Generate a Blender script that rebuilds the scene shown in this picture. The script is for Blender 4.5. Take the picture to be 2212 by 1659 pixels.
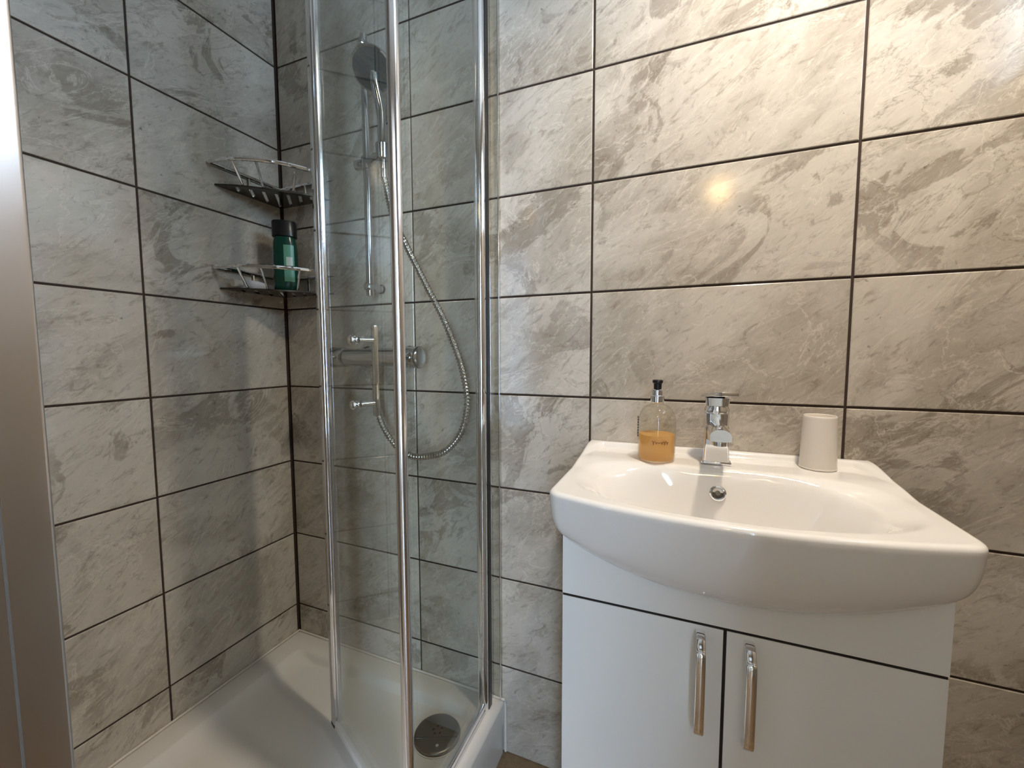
import bpy, bmesh, math, random
from mathutils import Vector, Matrix

random.seed(7)
for o in list(bpy.data.objects):
    bpy.data.objects.remove(o, do_unlink=True)
scene = bpy.context.scene
COL = scene.collection

# ------------------------------------------------------------------ scale
# All measures below are in wall-tile heights (1 unit = 250 mm);
# z = 0 is the lowest grout line above the floor, the floor lies at z = -1.
U = 0.25
FLOOR, CEIL = -1.0, 8.3
def M(x, y, z):
    return Vector((x * U, y * U, (z - FLOOR) * U))

# ------------------------------------------------------------------ camera
cam_d = bpy.data.cameras.new('camera')
cam_d.sensor_width = 36.0
cam_d.lens = 897.2 / 2212 * 36.0
cam_d.clip_start = 0.02
cam = bpy.data.objects.new('camera', cam_d)
COL.objects.link(cam)
YAW, PITCH, ROLL = -0.3875, -0.0738, -0.0025
f = Vector((math.sin(YAW) * math.cos(PITCH), math.cos(YAW) * math.cos(PITCH), math.sin(PITCH)))
r = Vector((math.cos(YAW), -math.sin(YAW), 0))
u_ = r.cross(f)
rr = math.cos(ROLL) * r + math.sin(ROLL) * u_
uu = -math.sin(ROLL) * r + math.cos(ROLL) * u_
mw = Matrix(((rr.x, uu.x, -f.x), (rr.y, uu.y, -f.y), (rr.z, uu.z, -f.z))).to_4x4()
mw.translation = M(4.8071, -3.9658, 3.4266)
cam.matrix_world = mw
scene.camera = cam

# ------------------------------------------------------------------ world, exposure
world = bpy.data.worlds.new('world')
scene.world = world
world.use_nodes = True
bg = world.node_tree.nodes['Background']
bg.inputs[0].default_value = (0.55, 0.74, 1.0, 1)
bg.inputs[1].default_value = 29.0
vs = scene.view_settings
vs.view_transform = 'Standard'
vs.look = 'None'
vs.gamma = 1
vs.use_curve_mapping = False
vs.exposure = 0.0

LAMP_COL = (1.0, 0.86, 0.69)
LAMPS = [(5.85, -1.75, 57.0)]   # x, y, watts
X_RIGHT, Y_DOOR, X_HALL, Y_HALL = 7.6, -6.4, 10.6, -13.0
WIN = (-2.9, -0.3, 6.0, 7.7)          # window in the right wall: y0, y1, z0, z1
DOOR = (3.35, 6.3, FLOOR, 7.7)         # open doorway behind the viewer: x0, x1, z0, z1
HWIN_ADDED = (7.2, 10.3, 0.0, 7.9)           # unseen window added to cool the cabinet's left: x0, x1, z0, z1


def portal(name, loc, rot, sx, sy):
    l = bpy.data.lights.new(name, 'AREA')
    l.shape = 'RECTANGLE'
    l.size, l.size_y = sx * U, sy * U
    l.cycles.is_portal = True
    o = bpy.data.objects.new(name, l)
    COL.objects.link(o)
    o.location = loc
    o.rotation_euler = rot
portal('window_daylight', M(X_RIGHT + 0.3, (WIN[0] + WIN[1]) / 2, (WIN[2] + WIN[3]) / 2), (0, math.pi / 2, 0), WIN[3] - WIN[2], WIN[1] - WIN[0])
portal('added_hall_daylight', M((HWIN_ADDED[0] + HWIN_ADDED[1]) / 2, Y_HALL - 0.3, (HWIN_ADDED[2] + HWIN_ADDED[3]) / 2), (math.pi / 2, 0, 0), HWIN_ADDED[1] - HWIN_ADDED[0], HWIN_ADDED[3] - HWIN_ADDED[2])  # portal of the added hall window

# ------------------------------------------------------------------ materials
def srgb(r, g, b):
    c = lambda v: (v / 255 / 12.92) if v / 255 <= 0.04045 else ((v / 255 + 0.055) / 1.055) ** 2.4
    return (c(r), c(g), c(b), 1)

def mat(name, col, rough=0.4, metal=0.0, spec=0.5, noise=None, coat=0.0, bump=None):
    m = bpy.data.materials.new(name)
    m.use_nodes = True
    nt = m.node_tree
    b = nt.nodes['Principled BSDF']
    b.inputs['Base Color'].default_value = col
    b.inputs['Roughness'].default_value = rough
    b.inputs['Metallic'].default_value = metal
    b.inputs['Specular IOR Level'].default_value = spec
    b.inputs['Coat Weight'].default_value = coat
    b.inputs['Coat Roughness'].default_value = 0.05
    if noise:
        sc, amt = noise
        tc = nt.nodes.new('ShaderNodeTexCoord')
        n = nt.nodes.new('ShaderNodeTexNoise')
        n.inputs['Scale'].default_value = sc
        n.inputs['Detail'].default_value = 5
        nt.links.new(tc.outputs['Object'], n.inputs['Vector'])
        mp = nt.nodes.new('ShaderNodeMapRange')
        mp.inputs['To Min'].default_value = max(0, rough - amt)
        mp.inputs['To Max'].default_value = rough + amt
        nt.links.new(n.outputs['Fac'], mp.inputs['Value'])
        nt.links.new(mp.outputs['Result'], b.inputs['Roughness'])
        if bump:
            bp = nt.nodes.new('ShaderNodeBump')
            bp.inputs['Strength'].default_value = bump
            bp.inputs['Distance'].default_value = 0.002
            nt.links.new(n.outputs['Fac'], bp.inputs['Height'])
            nt.links.new(bp.outputs['Normal'], b.inputs['Normal'])
    return m

def stone(name, light, mid, dark, rough=0.12, scale=1.0):
    """Polished porcelain with a printed slate figure; every tile shows its own cut of it."""
    m = bpy.data.materials.new(name)
    m.use_nodes = True
    nt = m.node_tree
    N, Lk = nt.nodes, nt.links
    b = N['Principled BSDF']
    tc = N.new('ShaderNodeTexCoord')
    oi = N.new('ShaderNodeObjectInfo')
    def math_(op, a, bb=None, c=None, clamp=False):
        n = N.new('ShaderNodeMath'); n.operation = op; n.use_clamp = clamp
        for i, v in enumerate((a, bb, c)):
            if v is None: continue
            if isinstance(v, (int, float)): n.inputs[i].default_value = v
            else: Lk.new(v, n.inputs[i])
        return n.outputs[0]
    def mixc(fac, a, bb):
        n = N.new('ShaderNodeMix'); n.data_type = 'RGBA'
        if isinstance(fac, (int, float)): n.inputs[0].default_value = fac
        else: Lk.new(fac, n.inputs[0])
        for i, v in ((6, a), (7, bb)):
            if isinstance(v, tuple): n.inputs[i].default_value = v
            else: Lk.new(v, n.inputs[i])
        return n.outputs[2]
    def ramp(v, lo, hi):
        n = N.new('ShaderNodeMapRange'); n.interpolation_type = 'SMOOTHSTEP'
        Lk.new(v, n.inputs['Value'])
        n.inputs['From Min'].default_value = lo; n.inputs['From Max'].default_value = hi
        return n.outputs['Result']
    comb = N.new('ShaderNodeCombineXYZ')
    Lk.new(math_('MULTIPLY', oi.outputs['Random'], 37.0), comb.inputs[0])
    Lk.new(math_('MULTIPLY', oi.outputs['Random'], 91.0), comb.inputs[1])
    Lk.new(math_('MULTIPLY', oi.outputs['Random'], 53.0), comb.inputs[2])
    add = N.new('ShaderNodeVectorMath'); add.operation = 'ADD'
    Lk.new(tc.outputs['Object'], add.inputs[0]); Lk.new(comb.outputs[0], add.inputs[1])
    base = add.outputs[0]
    rot = N.new('ShaderNodeMapping')
    rot.inputs['Rotation'].default_value = (0, math.radians(36), 0)
    Lk.new(base, rot.inputs['Vector'])
    def stretch(a, b_):
        mp = N.new('ShaderNodeMapping')
        mp.inputs['Scale'].default_value = (a * scale, scale, b_ * scale)
        Lk.new(rot.outputs[0], mp.inputs['Vector'])
        return mp.outputs[0]
    streak = stretch(0.6, 1.5)
    mid_s = stretch(0.8, 1.2)
    def noise(vec, sc, det=6, rg=0.6, dist=0.0):
        n = N.new('ShaderNodeTexNoise')
        n.inputs['Scale'].default_value = sc; n.inputs['Detail'].default_value = det
        n.inputs['Roughness'].default_value = rg; n.inputs['Distortion'].default_value = dist
        Lk.new(vec, n.inputs['Vector'])
        return n.outputs['Fac']
    big = noise(mid_s, 3.6, 6, 0.58, 0.9)
    patch = noise(mid_s, 6.0, 9, 0.62, 0.8)
    mask = noise(base, 3.0, 2, 0.5, 0.0)
    fine = noise(streak, 34.0, 8, 0.74, 1.2)
    pit = noise(base, 75.0, 4, 0.6, 0.4)
    vein = noise(streak, 5.5, 7, 0.6, 1.6)
    vein2 = noise(streak, 13.0, 7, 0.64, 1.6)
    c = mixc(ramp(big, 0.36, 0.64), light, mid)
    # flat-edged darker flakes
    flake = math_('MULTIPLY', ramp(patch, 0.535, 0.57), ramp(mask, 0.36, 0.58))
    c = mixc(math_('MULTIPLY', flake, 0.55), c, dark)
    flake2 = math_('MULTIPLY', ramp(patch, 0.43, 0.40), ramp(mask, 0.56, 0.42))
    c = mixc(math_('MULTIPLY', flake2, 0.30), c, light)
    # hair-thin ridges
    v1 = ramp(math_('ABSOLUTE', math_('SUBTRACT', vein, 0.5)), 0.012, 0.0)
    v2 = ramp(math_('ABSOLUTE', math_('SUBTRACT', vein2, 0.5)), 0.016, 0.0)
    c = mixc(math_('MULTIPLY', v1, 0.45), c, tuple(min(1, k * 1.28) for k in light[:3]) + (1,))
    c = mixc(math_('MULTIPLY', v2, 0.28), c, tuple(min(1, k * 1.25) for k in light[:3]) + (1,))
    v3 = math_('MULTIPLY', ramp(math_('ABSOLUTE', math_('SUBTRACT', vein, 0.54)), 0.008, 0.0), ramp(mask, 0.45, 0.6))
    c = mixc(math_('MULTIPLY', v3, 0.45), c, tuple(k * 0.7 for k in dark[:3]) + (1,))
    # grain and pits
    c = mixc(math_('MULTIPLY', ramp(fine, 0.50, 0.70), 0.55), c, dark)
    c = mixc(math_('MULTIPLY', ramp(fine, 0.46, 0.30), 0.35), c, tuple(min(1, k * 1.2) for k in light[:3]) + (1,))
    c = mixc(math_('MULTIPLY', math_('MULTIPLY', ramp(pit, 0.66, 0.72), ramp(patch, 0.48, 0.56)), 0.6), c, tuple(k * 0.6 for k in dark[:3]) + (1,))
    Lk.new(c, b.inputs['Base Color'])
    b.inputs['Roughness'].default_value = rough
    b.inputs['Specular IOR Level'].default_value = 0.5
    Lk.new(math_('MULTIPLY_ADD', fine, 0.10, rough - 0.05), b.inputs['Roughness'])
    bp = N.new('ShaderNodeBump'); bp.inputs['Strength'].default_value = 0.06; bp.inputs['Distance'].default_value = 0.003
    Lk.new(patch, bp.inputs['Height']); Lk.new(bp.outputs[0], b.inputs['Normal'])
    return m

def thin_glass(name, tint, rough=0.0, ior=1.5):
    m = bpy.data.materials.new(name)
    m.use_nodes = True
    nt = m.node_tree
    nt.nodes.remove(nt.nodes['Principled BSDF'])
    out = nt.nodes['Material Output']
    tr = nt.nodes.new('ShaderNodeBsdfTransparent'); tr.inputs[0].default_value = tint
    gl = nt.nodes.new('ShaderNodeBsdfGlossy'); gl.inputs['Roughness'].default_value = rough
    fr = nt.nodes.new('ShaderNodeFresnel'); fr.inputs[0].default_value = ior
    # the pane has two faces: keep the fresnel of the outward side on both
    geo = nt.nodes.new('ShaderNodeNewGeometry')
    vm = nt.nodes.new('ShaderNodeVectorMath'); vm.operation = 'SCALE'
    sg = nt.nodes.new('ShaderNodeMath'); sg.operation = 'MULTIPLY_ADD'
    sg.inputs[1].default_value = -2; sg.inputs[2].default_value = 1
    nt.links.new(geo.outputs['Backfacing'], sg.inputs[0])
    mx = nt.nodes.new('ShaderNodeMixShader')
    lw = nt.nodes.new('ShaderNodeLayerWeight'); lw.inputs['Blend'].default_value = 0.5
    p5 = nt.nodes.new('ShaderNodeMath'); p5.operation = 'POWER'; p5.inputs[1].default_value = 4.0
    nt.links.new(lw.outputs['Facing'], p5.inputs[0])
    ma = nt.nodes.new('ShaderNodeMath'); ma.operation = 'MULTIPLY_ADD'; ma.use_clamp = True
    ma.inputs[1].default_value = 0.9; ma.inputs[2].default_value = 0.045
    nt.links.new(p5.outputs[0], ma.inputs[0])
    nt.links.new(ma.outputs[0], mx.inputs[0])
    nt.links.new(tr.outputs[0], mx.inputs[1]); nt.links.new(gl.outputs[0], mx.inputs[2])
    nt.links.new(mx.outputs[0], out.inputs[0])
    for n in (fr, geo, vm, sg): nt.nodes.remove(n)
    return m

def emit(name, col, strength):
    m = bpy.data.materials.new(name)
    m.use_nodes = True
    b = m.node_tree.nodes['Principled BSDF']
    b.inputs['Base Color'].default_value = (0.8, 0.8, 0.8, 1)
    b.inputs['Emission Color'].default_value = (*col, 1)
    b.inputs['Emission Strength'].default_value = strength
    return m

MT = {}
MT['tile'] = stone('stone_tile', srgb(198, 190, 178), srgb(172, 163, 150), srgb(122, 110, 96))
MT['floor'] = stone('floor_stone', srgb(150, 124, 92), srgb(128, 102, 72), srgb(92, 70, 48), rough=0.35)
MT['grout'] = mat('brown_grout', srgb(58, 44, 36), 0.85, noise=(60, 0.1))
MT['plaster'] = mat('white_plaster', srgb(226, 222, 214), 0.8, noise=(30, 0.1), bump=0.1)
MT['paint'] = mat('painted_wall', srgb(150, 139, 124), 0.55, noise=(20, 0.1))
MT['chrome'] = mat('polished_chrome', (0.86, 0.87, 0.89, 1), 0.06, 1.0, noise=(25, 0.02))
MT['fitting'] = mat('shower_chrome', (0.56, 0.56, 0.58, 1), 0.09, 1.0, noise=(25, 0.03))
MT['alu'] = mat('bright_aluminium', (0.80, 0.80, 0.83, 1), 0.14, 1.0, noise=(40, 0.03))
MT['satin'] = mat('satin_aluminium', (0.64, 0.61, 0.58, 1), 0.30, 1.0, noise=(14, 0.05))
MT['steel'] = mat('dull_steel', (0.22, 0.205, 0.185, 1), 0.34, 1.0, noise=(70, 0.1))
MT['darksteel'] = mat('dark_chrome', (0.12, 0.11, 0.10, 1), 0.22, 1.0, noise=(40, 0.05))
MT['glass'] = thin_glass('greenish_safety_glass', (0.94, 0.96, 0.945, 1))
MT['window'] = thin_glass('window_glass', (0.97, 0.98, 0.98, 1))
MT['bottleglass'] = thin_glass('clear_bottle', (0.96, 0.95, 0.91, 1))
MT['acrylic'] = mat('white_acrylic', srgb(226, 221, 214), 0.22, noise=(12, 0.05))
MT['ceramic'] = mat('white_ceramic', srgb(236, 233, 229), 0.06, noise=(10, 0.02), coat=0.3)
MT['gloss'] = mat('white_gloss_board', srgb(236, 236, 233), 0.16, noise=(6, 0.03))
MT['edge'] = mat('gap_shade_dark', srgb(30, 25, 22), 0.8, noise=(40, 0.1))  # near-black colour that paints the shade in the cabinet gaps
MT['silicone'] = mat('white_silicone', srgb(222, 214, 204), 0.4, noise=(50, 0.1))
MT['black'] = mat('black_plastic', srgb(14, 14, 16), 0.3, noise=(50, 0.05))
MT['rubber'] = mat('grey_seal', srgb(88, 86, 84), 0.5, noise=(50, 0.05))
MT['nozzle'] = mat('grey_spray_plate', srgb(64, 64, 62), 0.4, noise=(200, 0.1), bump=0.4)
MT['green'] = mat('green_plastic', srgb(4, 58, 46), 0.18, noise=(20, 0.04))
MT['greenlabel'] = mat('green_label', srgb(92, 148, 128), 0.3, noise=(40, 0.1))
MT['label'] = mat('pale_label', srgb(186, 200, 192), 0.35, noise=(40, 0.1))
MT['tube'] = mat('grey_white_tube', srgb(214, 214, 222), 0.3, noise=(30, 0.08))
MT['cap'] = mat('white_cap', srgb(226, 222, 212), 0.35, noise=(30, 0.08))
MT['cup'] = mat('matt_white_ceramic', srgb(222, 214, 204), 0.35, noise=(30, 0.05))
MT['bulb'] = emit('warm_lamp', (1.0, 0.74, 0.42), 140.0)
MT['globe'] = emit('warm_globe', (1.0, 0.64, 0.27), 62.0)
MT['ink'] = mat('brown_print', srgb(120, 74, 34), 0.5, noise=(50, 0.1))
MT['darkink'] = mat('dark_print', srgb(52, 44, 44), 0.5, noise=(50, 0.1))

def liquid(name, col):
    m = bpy.data.materials.new(name)
    m.use_nodes = True
    nt = m.node_tree
    b = nt.nodes['Principled BSDF']
    b.inputs['Base Color'].default_value = col
    b.inputs['Roughness'].default_value = 0.3
    tr = nt.nodes.new('ShaderNodeBsdfTransparent'); tr.inputs[0].default_value = srgb(250, 222, 165)
    tl = nt.nodes.new('ShaderNodeBsdfTranslucent'); tl.inputs[0].default_value = col
    m1 = nt.nodes.new('ShaderNodeMixShader'); m1.inputs[0].default_value = 0.45
    m2 = nt.nodes.new('ShaderNodeMixShader'); m2.inputs[0].default_value = 0.35
    nt.links.new(b.outputs[0], m1.inputs[1]); nt.links.new(tl.outputs[0], m1.inputs[2])
    nt.links.new(m1.outputs[0], m2.inputs[1]); nt.links.new(tr.outputs[0], m2.inputs[2])
    nt.links.new(m2.outputs[0], nt.nodes['Material Output'].inputs[0])
    return m
MT['soap'] = liquid('amber_soap', srgb(244, 208, 140))

# ------------------------------------------------------------------ mesh helpers (tile units, world space)
def box(bm, x0, x1, y0, y1, z0, z1, bev=0.0, seg=2):
    tmp = bmesh.new()
    g = bmesh.ops.create_cube(tmp, size=1)
    for v in tmp.verts:
        v.co = Vector(((x0 + x1) / 2 + v.co.x * (x1 - x0), (y0 + y1) / 2 + v.co.y * (y1 - y0), (z0 + z1) / 2 + v.co.z * (z1 - z0)))
    if bev > 0:
        bmesh.ops.bevel(tmp, geom=list(tmp.edges), offset=bev, segments=seg, affect='EDGES', profile=0.5)
    join(bm, tmp)
    return bm

def join(bm, tmp, mtx=None):
    if mtx is not None:
        bmesh.ops.transform(tmp, matrix=mtx, verts=list(tmp.verts))
    mp = {}
    for v in tmp.verts:
        mp[v] = bm.verts.new(v.co)
    for fc in tmp.faces:
        try: bm.faces.new([mp[v] for v in fc.verts])
        except ValueError: pass
    tmp.free()

def frame_of(d):
    d = Vector(d).normalized()
    a = Vector((0, 0, 1)) if abs(d.z) < 0.95 else Vector((1, 0, 0))
    s = d.cross(a).normalized()
    return s, s.cross(d).normalized(), d

def tube(bm, pts, rad, n=12, closed=False, caps=True):
    pts = [Vector(p) for p in pts]
    k = len(pts)
    rads = rad if isinstance(rad, (list, tuple)) else [rad] * k
    tans = []
    for i in range(k):
        a = pts[(i - 1) % k] if (closed or i > 0) else pts[i]
        b = pts[(i + 1) % k] if (closed or i < k - 1) else pts[i]
        tans.append((b - a).normalized())
    s, t, _ = frame_of(tans[0])
    rings = []
    for i in range(k):
        s = (s - tans[i] * s.dot(tans[i])).normalized()
        t = tans[i].cross(s).normalized()
        rings.append([bm.verts.new(pts[i] + (s * math.cos(2 * math.pi * j / n) + t * math.sin(2 * math.pi * j / n)) * rads[i]) for j in range(n)])
    for i in range(k if closed else k - 1):
        A, B = rings[i], rings[(i + 1) % k]
        for j in range(n):
            bm.faces.new([A[j], A[(j + 1) % n], B[(j + 1) % n], B[j]])
    if caps and not closed:
        bm.faces.new(list(reversed(rings[0]))); bm.faces.new(rings[-1])
    return bm

def cyl(bm, p0, p1, rad, n=24, rad2=None):
    return tube(bm, [p0, p1], [rad, rad if rad2 is None else rad2], n)

def lathe(bm, prof, origin, axis=(0, 0, 1), n=40, cap0=True, cap1=True):
    s, t, d = frame_of(axis)
    o = Vector(origin)
    rings = []
    for (rad, h) in prof:
        rings.append([bm.verts.new(o + d * h + (s * math.cos(2 * math.pi * j / n) + t * math.sin(2 * math.pi * j / n)) * max(rad, 1e-4)) for j in range(n)])
    for A, B in zip(rings, rings[1:]):
        for j in range(n):
            bm.faces.new([A[j], A[(j + 1) % n], B[(j + 1) % n], B[j]])
    if cap0: bm.faces.new(list(reversed(rings[0])))
    if cap1: bm.faces.new(rings[-1])
    return bm

def prism(bm, outline, z0, z1):
    a = [bm.verts.new((x, y, z0)) for x, y in outline]
    b = [bm.verts.new((x, y, z1)) for x, y in outline]
    n = len(a)
    for i in range(n):
        bm.faces.new([a[i], a[(i + 1) % n], b[(i + 1) % n], b[i]])
    bm.faces.new(list(reversed(a))); bm.faces.new(b)
    return bm

def rrect(cx, cy, w, d, r, ang=0.0, seg=6):
    pts = []
    for qx, qy, a0 in ((1, 1, 0), (-1, 1, 90), (-1, -1, 180), (1, -1, 270)):
        for i in range(seg + 1):
            a = math.radians(a0 + 90 * i / seg)
            pts.append((qx * (w / 2 - r) + r * math.cos(a), qy * (d / 2 - r) + r * math.sin(a)))
    c, s = math.cos(ang), math.sin(ang)
    return [(cx + x * c - y * s, cy + x * s + y * c) for x, y in pts]

def smooth_path(pts, per=8):
    P = [Vector(p) for p in pts]
    out = []
    for i in range(len(P) - 1):
        p0 = P[i - 1] if i > 0 else P[i] * 2 - P[i + 1]
        p1, p2 = P[i], P[i + 1]
        p3 = P[i + 2] if i + 2 < len(P) else P[i + 1] * 2 - P[i]
        for k in range(per):
            t = k / per
            out.append(0.5 * ((2 * p1) + (p2 - p0) * t + (2 * p0 - 5 * p1 + 4 * p2 - p3) * t * t + (3 * p1 - p0 - 3 * p2 + p3) * t ** 3))
    out.append(P[-1])
    return out

def resample(pts, step):
    out = [pts[0].copy()]
    acc = 0.0
    for a, b in zip(pts, pts[1:]):
        L = (b - a).length
        if L < 1e-9: continue
        t = step - acc
        while t <= L:
            out.append(a.lerp(b, t / L)); t += step
        acc = L - (t - step)
    return out

ORG = {}
def to_obj(name, bm, material, parent=None, org=None, smooth=35):
    bmesh.ops.remove_doubles(bm, verts=list(bm.verts), dist=1e-6)
    bmesh.ops.recalc_face_normals(bm, faces=list(bm.faces))
    for v in bm.verts:
        v.co = M(*v.co)
    if org is None:
        xs = [v.co.x for v in bm.verts]; ys = [v.co.y for v in bm.verts]; zs = [v.co.z for v in bm.verts]
        org = Vector(((min(xs) + max(xs)) / 2, (min(ys) + max(ys)) / 2, min(zs)))
    for v in bm.verts:
        v.co -= org
    me = bpy.data.meshes.new(name)
    bm.to_mesh(me); bm.free()
    for mm in (material if isinstance(material, (list, tuple)) else [material]):
        me.materials.append(MT[mm])
    if smooth:
        for pl in me.polygons: pl.use_smooth = True
        me.set_sharp_from_angle(angle=math.radians(smooth))
    o = bpy.data.objects.new(name, me)
    COL.objects.link(o)
    ORG[o] = org
    if parent is not None:
        o.parent = parent
        o.location = org - ORG[parent]
    else:
        o.location = org
    return o

def thing(name, loc, label, cat, group=None):
    o = bpy.data.objects.new(name, None)
    o.empty_display_size = 0.03
    COL.objects.link(o)
    o.location = M(*loc)
    ORG[o] = M(*loc)
    tag(o, label, cat, group)
    return o

def tag(o, label, cat, group=None):
    o['label'] = label
    o['category'] = cat
    if group: o['group'] = group
    return o

def struct(name, bm, material, label, cat, smooth=0):
    o = to_obj(name, bm, material, smooth=smooth)
    o['kind'] = 'structure'
    o['label'] = label
    o['category'] = cat
    return o

NB = bmesh.new

# ================================================================== the room
G = 0.010            # half a grout joint
TP = 0.010           # how far tile faces stand proud of the grout
wb = struct('wall_back', box(NB(), 0 - 0.4, X_RIGHT, TP, 0.4, FLOOR, CEIL), 'grout', 'grey-beige stone tiled wall behind the basin with dark grout', 'wall')
wl = struct('wall_left', box(NB(), -0.4, -TP, -3.6, TP, FLOOR, CEIL), 'grout', 'grey stone tiled wall at the left of the shower', 'wall')

tile_meshes = {}
def tile_mesh(w, h):
    key = (round(w, 3), round(h, 3))
    if key not in tile_meshes:
        bm = NB()
        t, bv = 0.028, 0.006
        y0 = 0.0
        # slab with an eased front edge, front face at y = 0 looking to -y
        o_ = [(-w / 2, -h / 2), (w / 2, -h / 2), (w / 2, h / 2), (-w / 2, h / 2)]
        i_ = [(-w / 2 + bv, -h / 2 + bv), (w / 2 - bv, -h / 2 + bv), (w / 2 - bv, h / 2 - bv), (-w / 2 + bv, h / 2 - bv)]
        A = [bm.verts.new((x * U, t * U, z * U)) for x, z in o_]
        B = [bm.verts.new((x * U, bv * 0.6 * U, z * U)) for x, z in o_]
        C = [bm.verts.new((x * U, 0, z * U)) for x, z in i_]
        for P, Q in ((A, B), (B, C)):
            for k in range(4):
                bm.faces.new([P[k], P[(k + 1) % 4], Q[(k + 1) % 4], Q[k]])
        bm.faces.new(C); bm.faces.new(list(reversed(A)))
        bmesh.ops.recalc_face_normals(bm, faces=list(bm.faces))
        me = bpy.data.meshes.new('tile')
        bm.to_mesh(me); bm.free()
        me.materials.append(MT['tile'])
        tile_meshes[key] = me
    return tile_meshes[key]

def tile(parent, x, y, z, w, h, rz):
    o = bpy.data.objects.new('tile', tile_mesh(w, h))
    COL.objects.link(o)
    o.parent = parent
    o.location = M(x, y, z) - ORG[parent]
    o.rotation_euler = (0, 0, rz)
    return o

rows = [(k, k + 1) for k in range(-1, 8)] + [(8, CEIL)]
for z0, z1 in rows:
    for x0, x1 in ((0.0, 2.0), (2.0, 4.0), (4.0, 6.0), (6.0, X_RIGHT)):
        a = x0 + (0.026 if x0 == 0 else G); b_ = x1 - (0.0 if x1 == X_RIGHT else G)
        if z1 - z0 < 0.9: zz0, zz1 = z0 + G, z1
        else: zz0, zz1 = z0 + (0.004 if z0 == -1 else G), z1 - G
        tile(wb, (a + b_) / 2, 0, (zz0 + zz1) / 2, b_ - a, zz1 - zz0, 0)
    for y0, y1 in ((0.0, -1.554), (-1.554, -3.554)):
        a = y0 - (0.026 if y0 == 0 else G); b_ = y1 + G
        if z1 - z0 < 0.9: zz0, zz1 = z0 + G, z1
        else: zz0, zz1 = z0 + (0.004 if z0 == -1 else G), z1 - G
        tile(wl, 0, (a + b_) / 2, (zz0 + zz1) / 2, a - b_, zz1 - zz0, math.pi / 2)

# the shower's near end wall and the wall that goes on from it
struct('wall_partition', box(NB(), -0.4, 3.06, Y_HALL - 0.5, -3.60, FLOOR, CEIL), 'paint', 'plain wall closing the near end of the shower', 'wall')
bm = NB()
y0, y1, z0, z1 = WIN
box(bm, X_RIGHT, X_RIGHT + 0.6, Y_DOOR, y0, FLOOR, CEIL)
box(bm, X_RIGHT, X_RIGHT + 0.6, y1, 0.4, FLOOR, CEIL)
box(bm, X_RIGHT, X_RIGHT + 0.6, y0, y1, FLOOR, z0)
box(bm, X_RIGHT, X_RIGHT + 0.6, y0, y1, z1, CEIL)
struct('wall_right', bm, 'paint', 'wall to the right of the basin with a high window', 'wall')
bm = NB()
x0, x1, dz0, dz1 = DOOR
box(bm, 3.06, x0, Y_DOOR - 0.4, Y_DOOR, FLOOR, CEIL)
box(bm, x1, X_HALL + 0.5, Y_DOOR - 0.4, Y_DOOR, FLOOR, CEIL)
box(bm, x0, x1, Y_DOOR - 0.4, Y_DOOR, dz1, CEIL)
struct('wall_front', bm, 'paint', 'wall with the open doorway behind the viewer', 'wall')
bm = NB()
box(bm, x0, x0 + 0.10, Y_DOOR - 0.45, Y_DOOR + 0.05, FLOOR, dz1, 0.02)
box(bm, x1 - 0.10, x1, Y_DOOR - 0.45, Y_DOOR + 0.05, FLOOR, dz1, 0.02)
box(bm, x0 + 0.10, x1 - 0.10, Y_DOOR - 0.45, Y_DOOR + 0.05, dz1 - 0.10, dz1, 0.02)
struct('door_1', bm, 'gloss', 'white lining of the open doorway behind the viewer', 'door frame')
hx0, hx1, hz0_, hz1_ = HWIN_ADDED
bm = NB()
box(bm, 3.06, hx0, Y_HALL - 0.5, Y_HALL, FLOOR, CEIL)
box(bm, hx1, X_HALL + 0.5, Y_HALL - 0.5, Y_HALL, FLOOR, CEIL)
box(bm, hx0, hx1, Y_HALL - 0.5, Y_HALL, FLOOR, hz0_)
box(bm, hx0, hx1, Y_HALL - 0.5, Y_HALL, hz1_, CEIL)
box(bm, X_HALL, X_HALL + 0.5, Y_HALL, Y_DOOR - 0.4, FLOOR, CEIL)
struct('wall_hall', bm, 'plaster', 'white walls of the hall beyond the doorway', 'wall')
struct('ceiling', box(NB(), -0.4, X_HALL + 0.5, Y_HALL - 0.5, 0.4, CEIL, CEIL + 0.3), 'plaster', 'white plaster ceiling above the bathroom', 'ceiling')
struct('floor', box(NB(), -0.4, X_HALL + 0.5, Y_HALL - 0.5, 0.4, FLOOR - 0.3, FLOOR), 'floor', 'brown stone-look floor beside the shower tray', 'floor')
w2 = thing('added_hall_window', ((hx0 + hx1) / 2, Y_HALL - 0.2, hz0_), 'unseen hall window added to cast cool light on the cabinet', 'window')  # added out of view, placed so its daylight favours the left door
w2['kind'] = 'structure'
bm = NB()
ya, yb_ = Y_HALL - 0.35, Y_HALL - 0.15
box(bm, hx0, hx0 + 0.14, ya, yb_, hz0_, hz1_, 0.015); box(bm, hx1 - 0.14, hx1, ya, yb_, hz0_, hz1_, 0.015)
box(bm, hx0 + 0.14, hx1 - 0.14, ya, yb_, hz0_, hz0_ + 0.14, 0.015); box(bm, hx0 + 0.14, hx1 - 0.14, ya, yb_, hz1_ - 0.14, hz1_, 0.015)
to_obj('window_frame', bm, 'gloss', w2)
mh = (hx0 + hx1) / 2
to_obj('mullion', box(NB(), mh - 0.05, mh + 0.05, ya + 0.02, yb_ - 0.02, hz0_ + 0.14, hz1_ - 0.14, 0.01), 'gloss', w2)
for pa, pb in ((hx0 + 0.145, mh - 0.055), (mh + 0.055, hx1 - 0.145)):
    to_obj('pane', box(NB(), pa, pb, ya + 0.09, ya + 0.11, hz0_ + 0.145, hz1_ - 0.145), 'window', w2)

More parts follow.
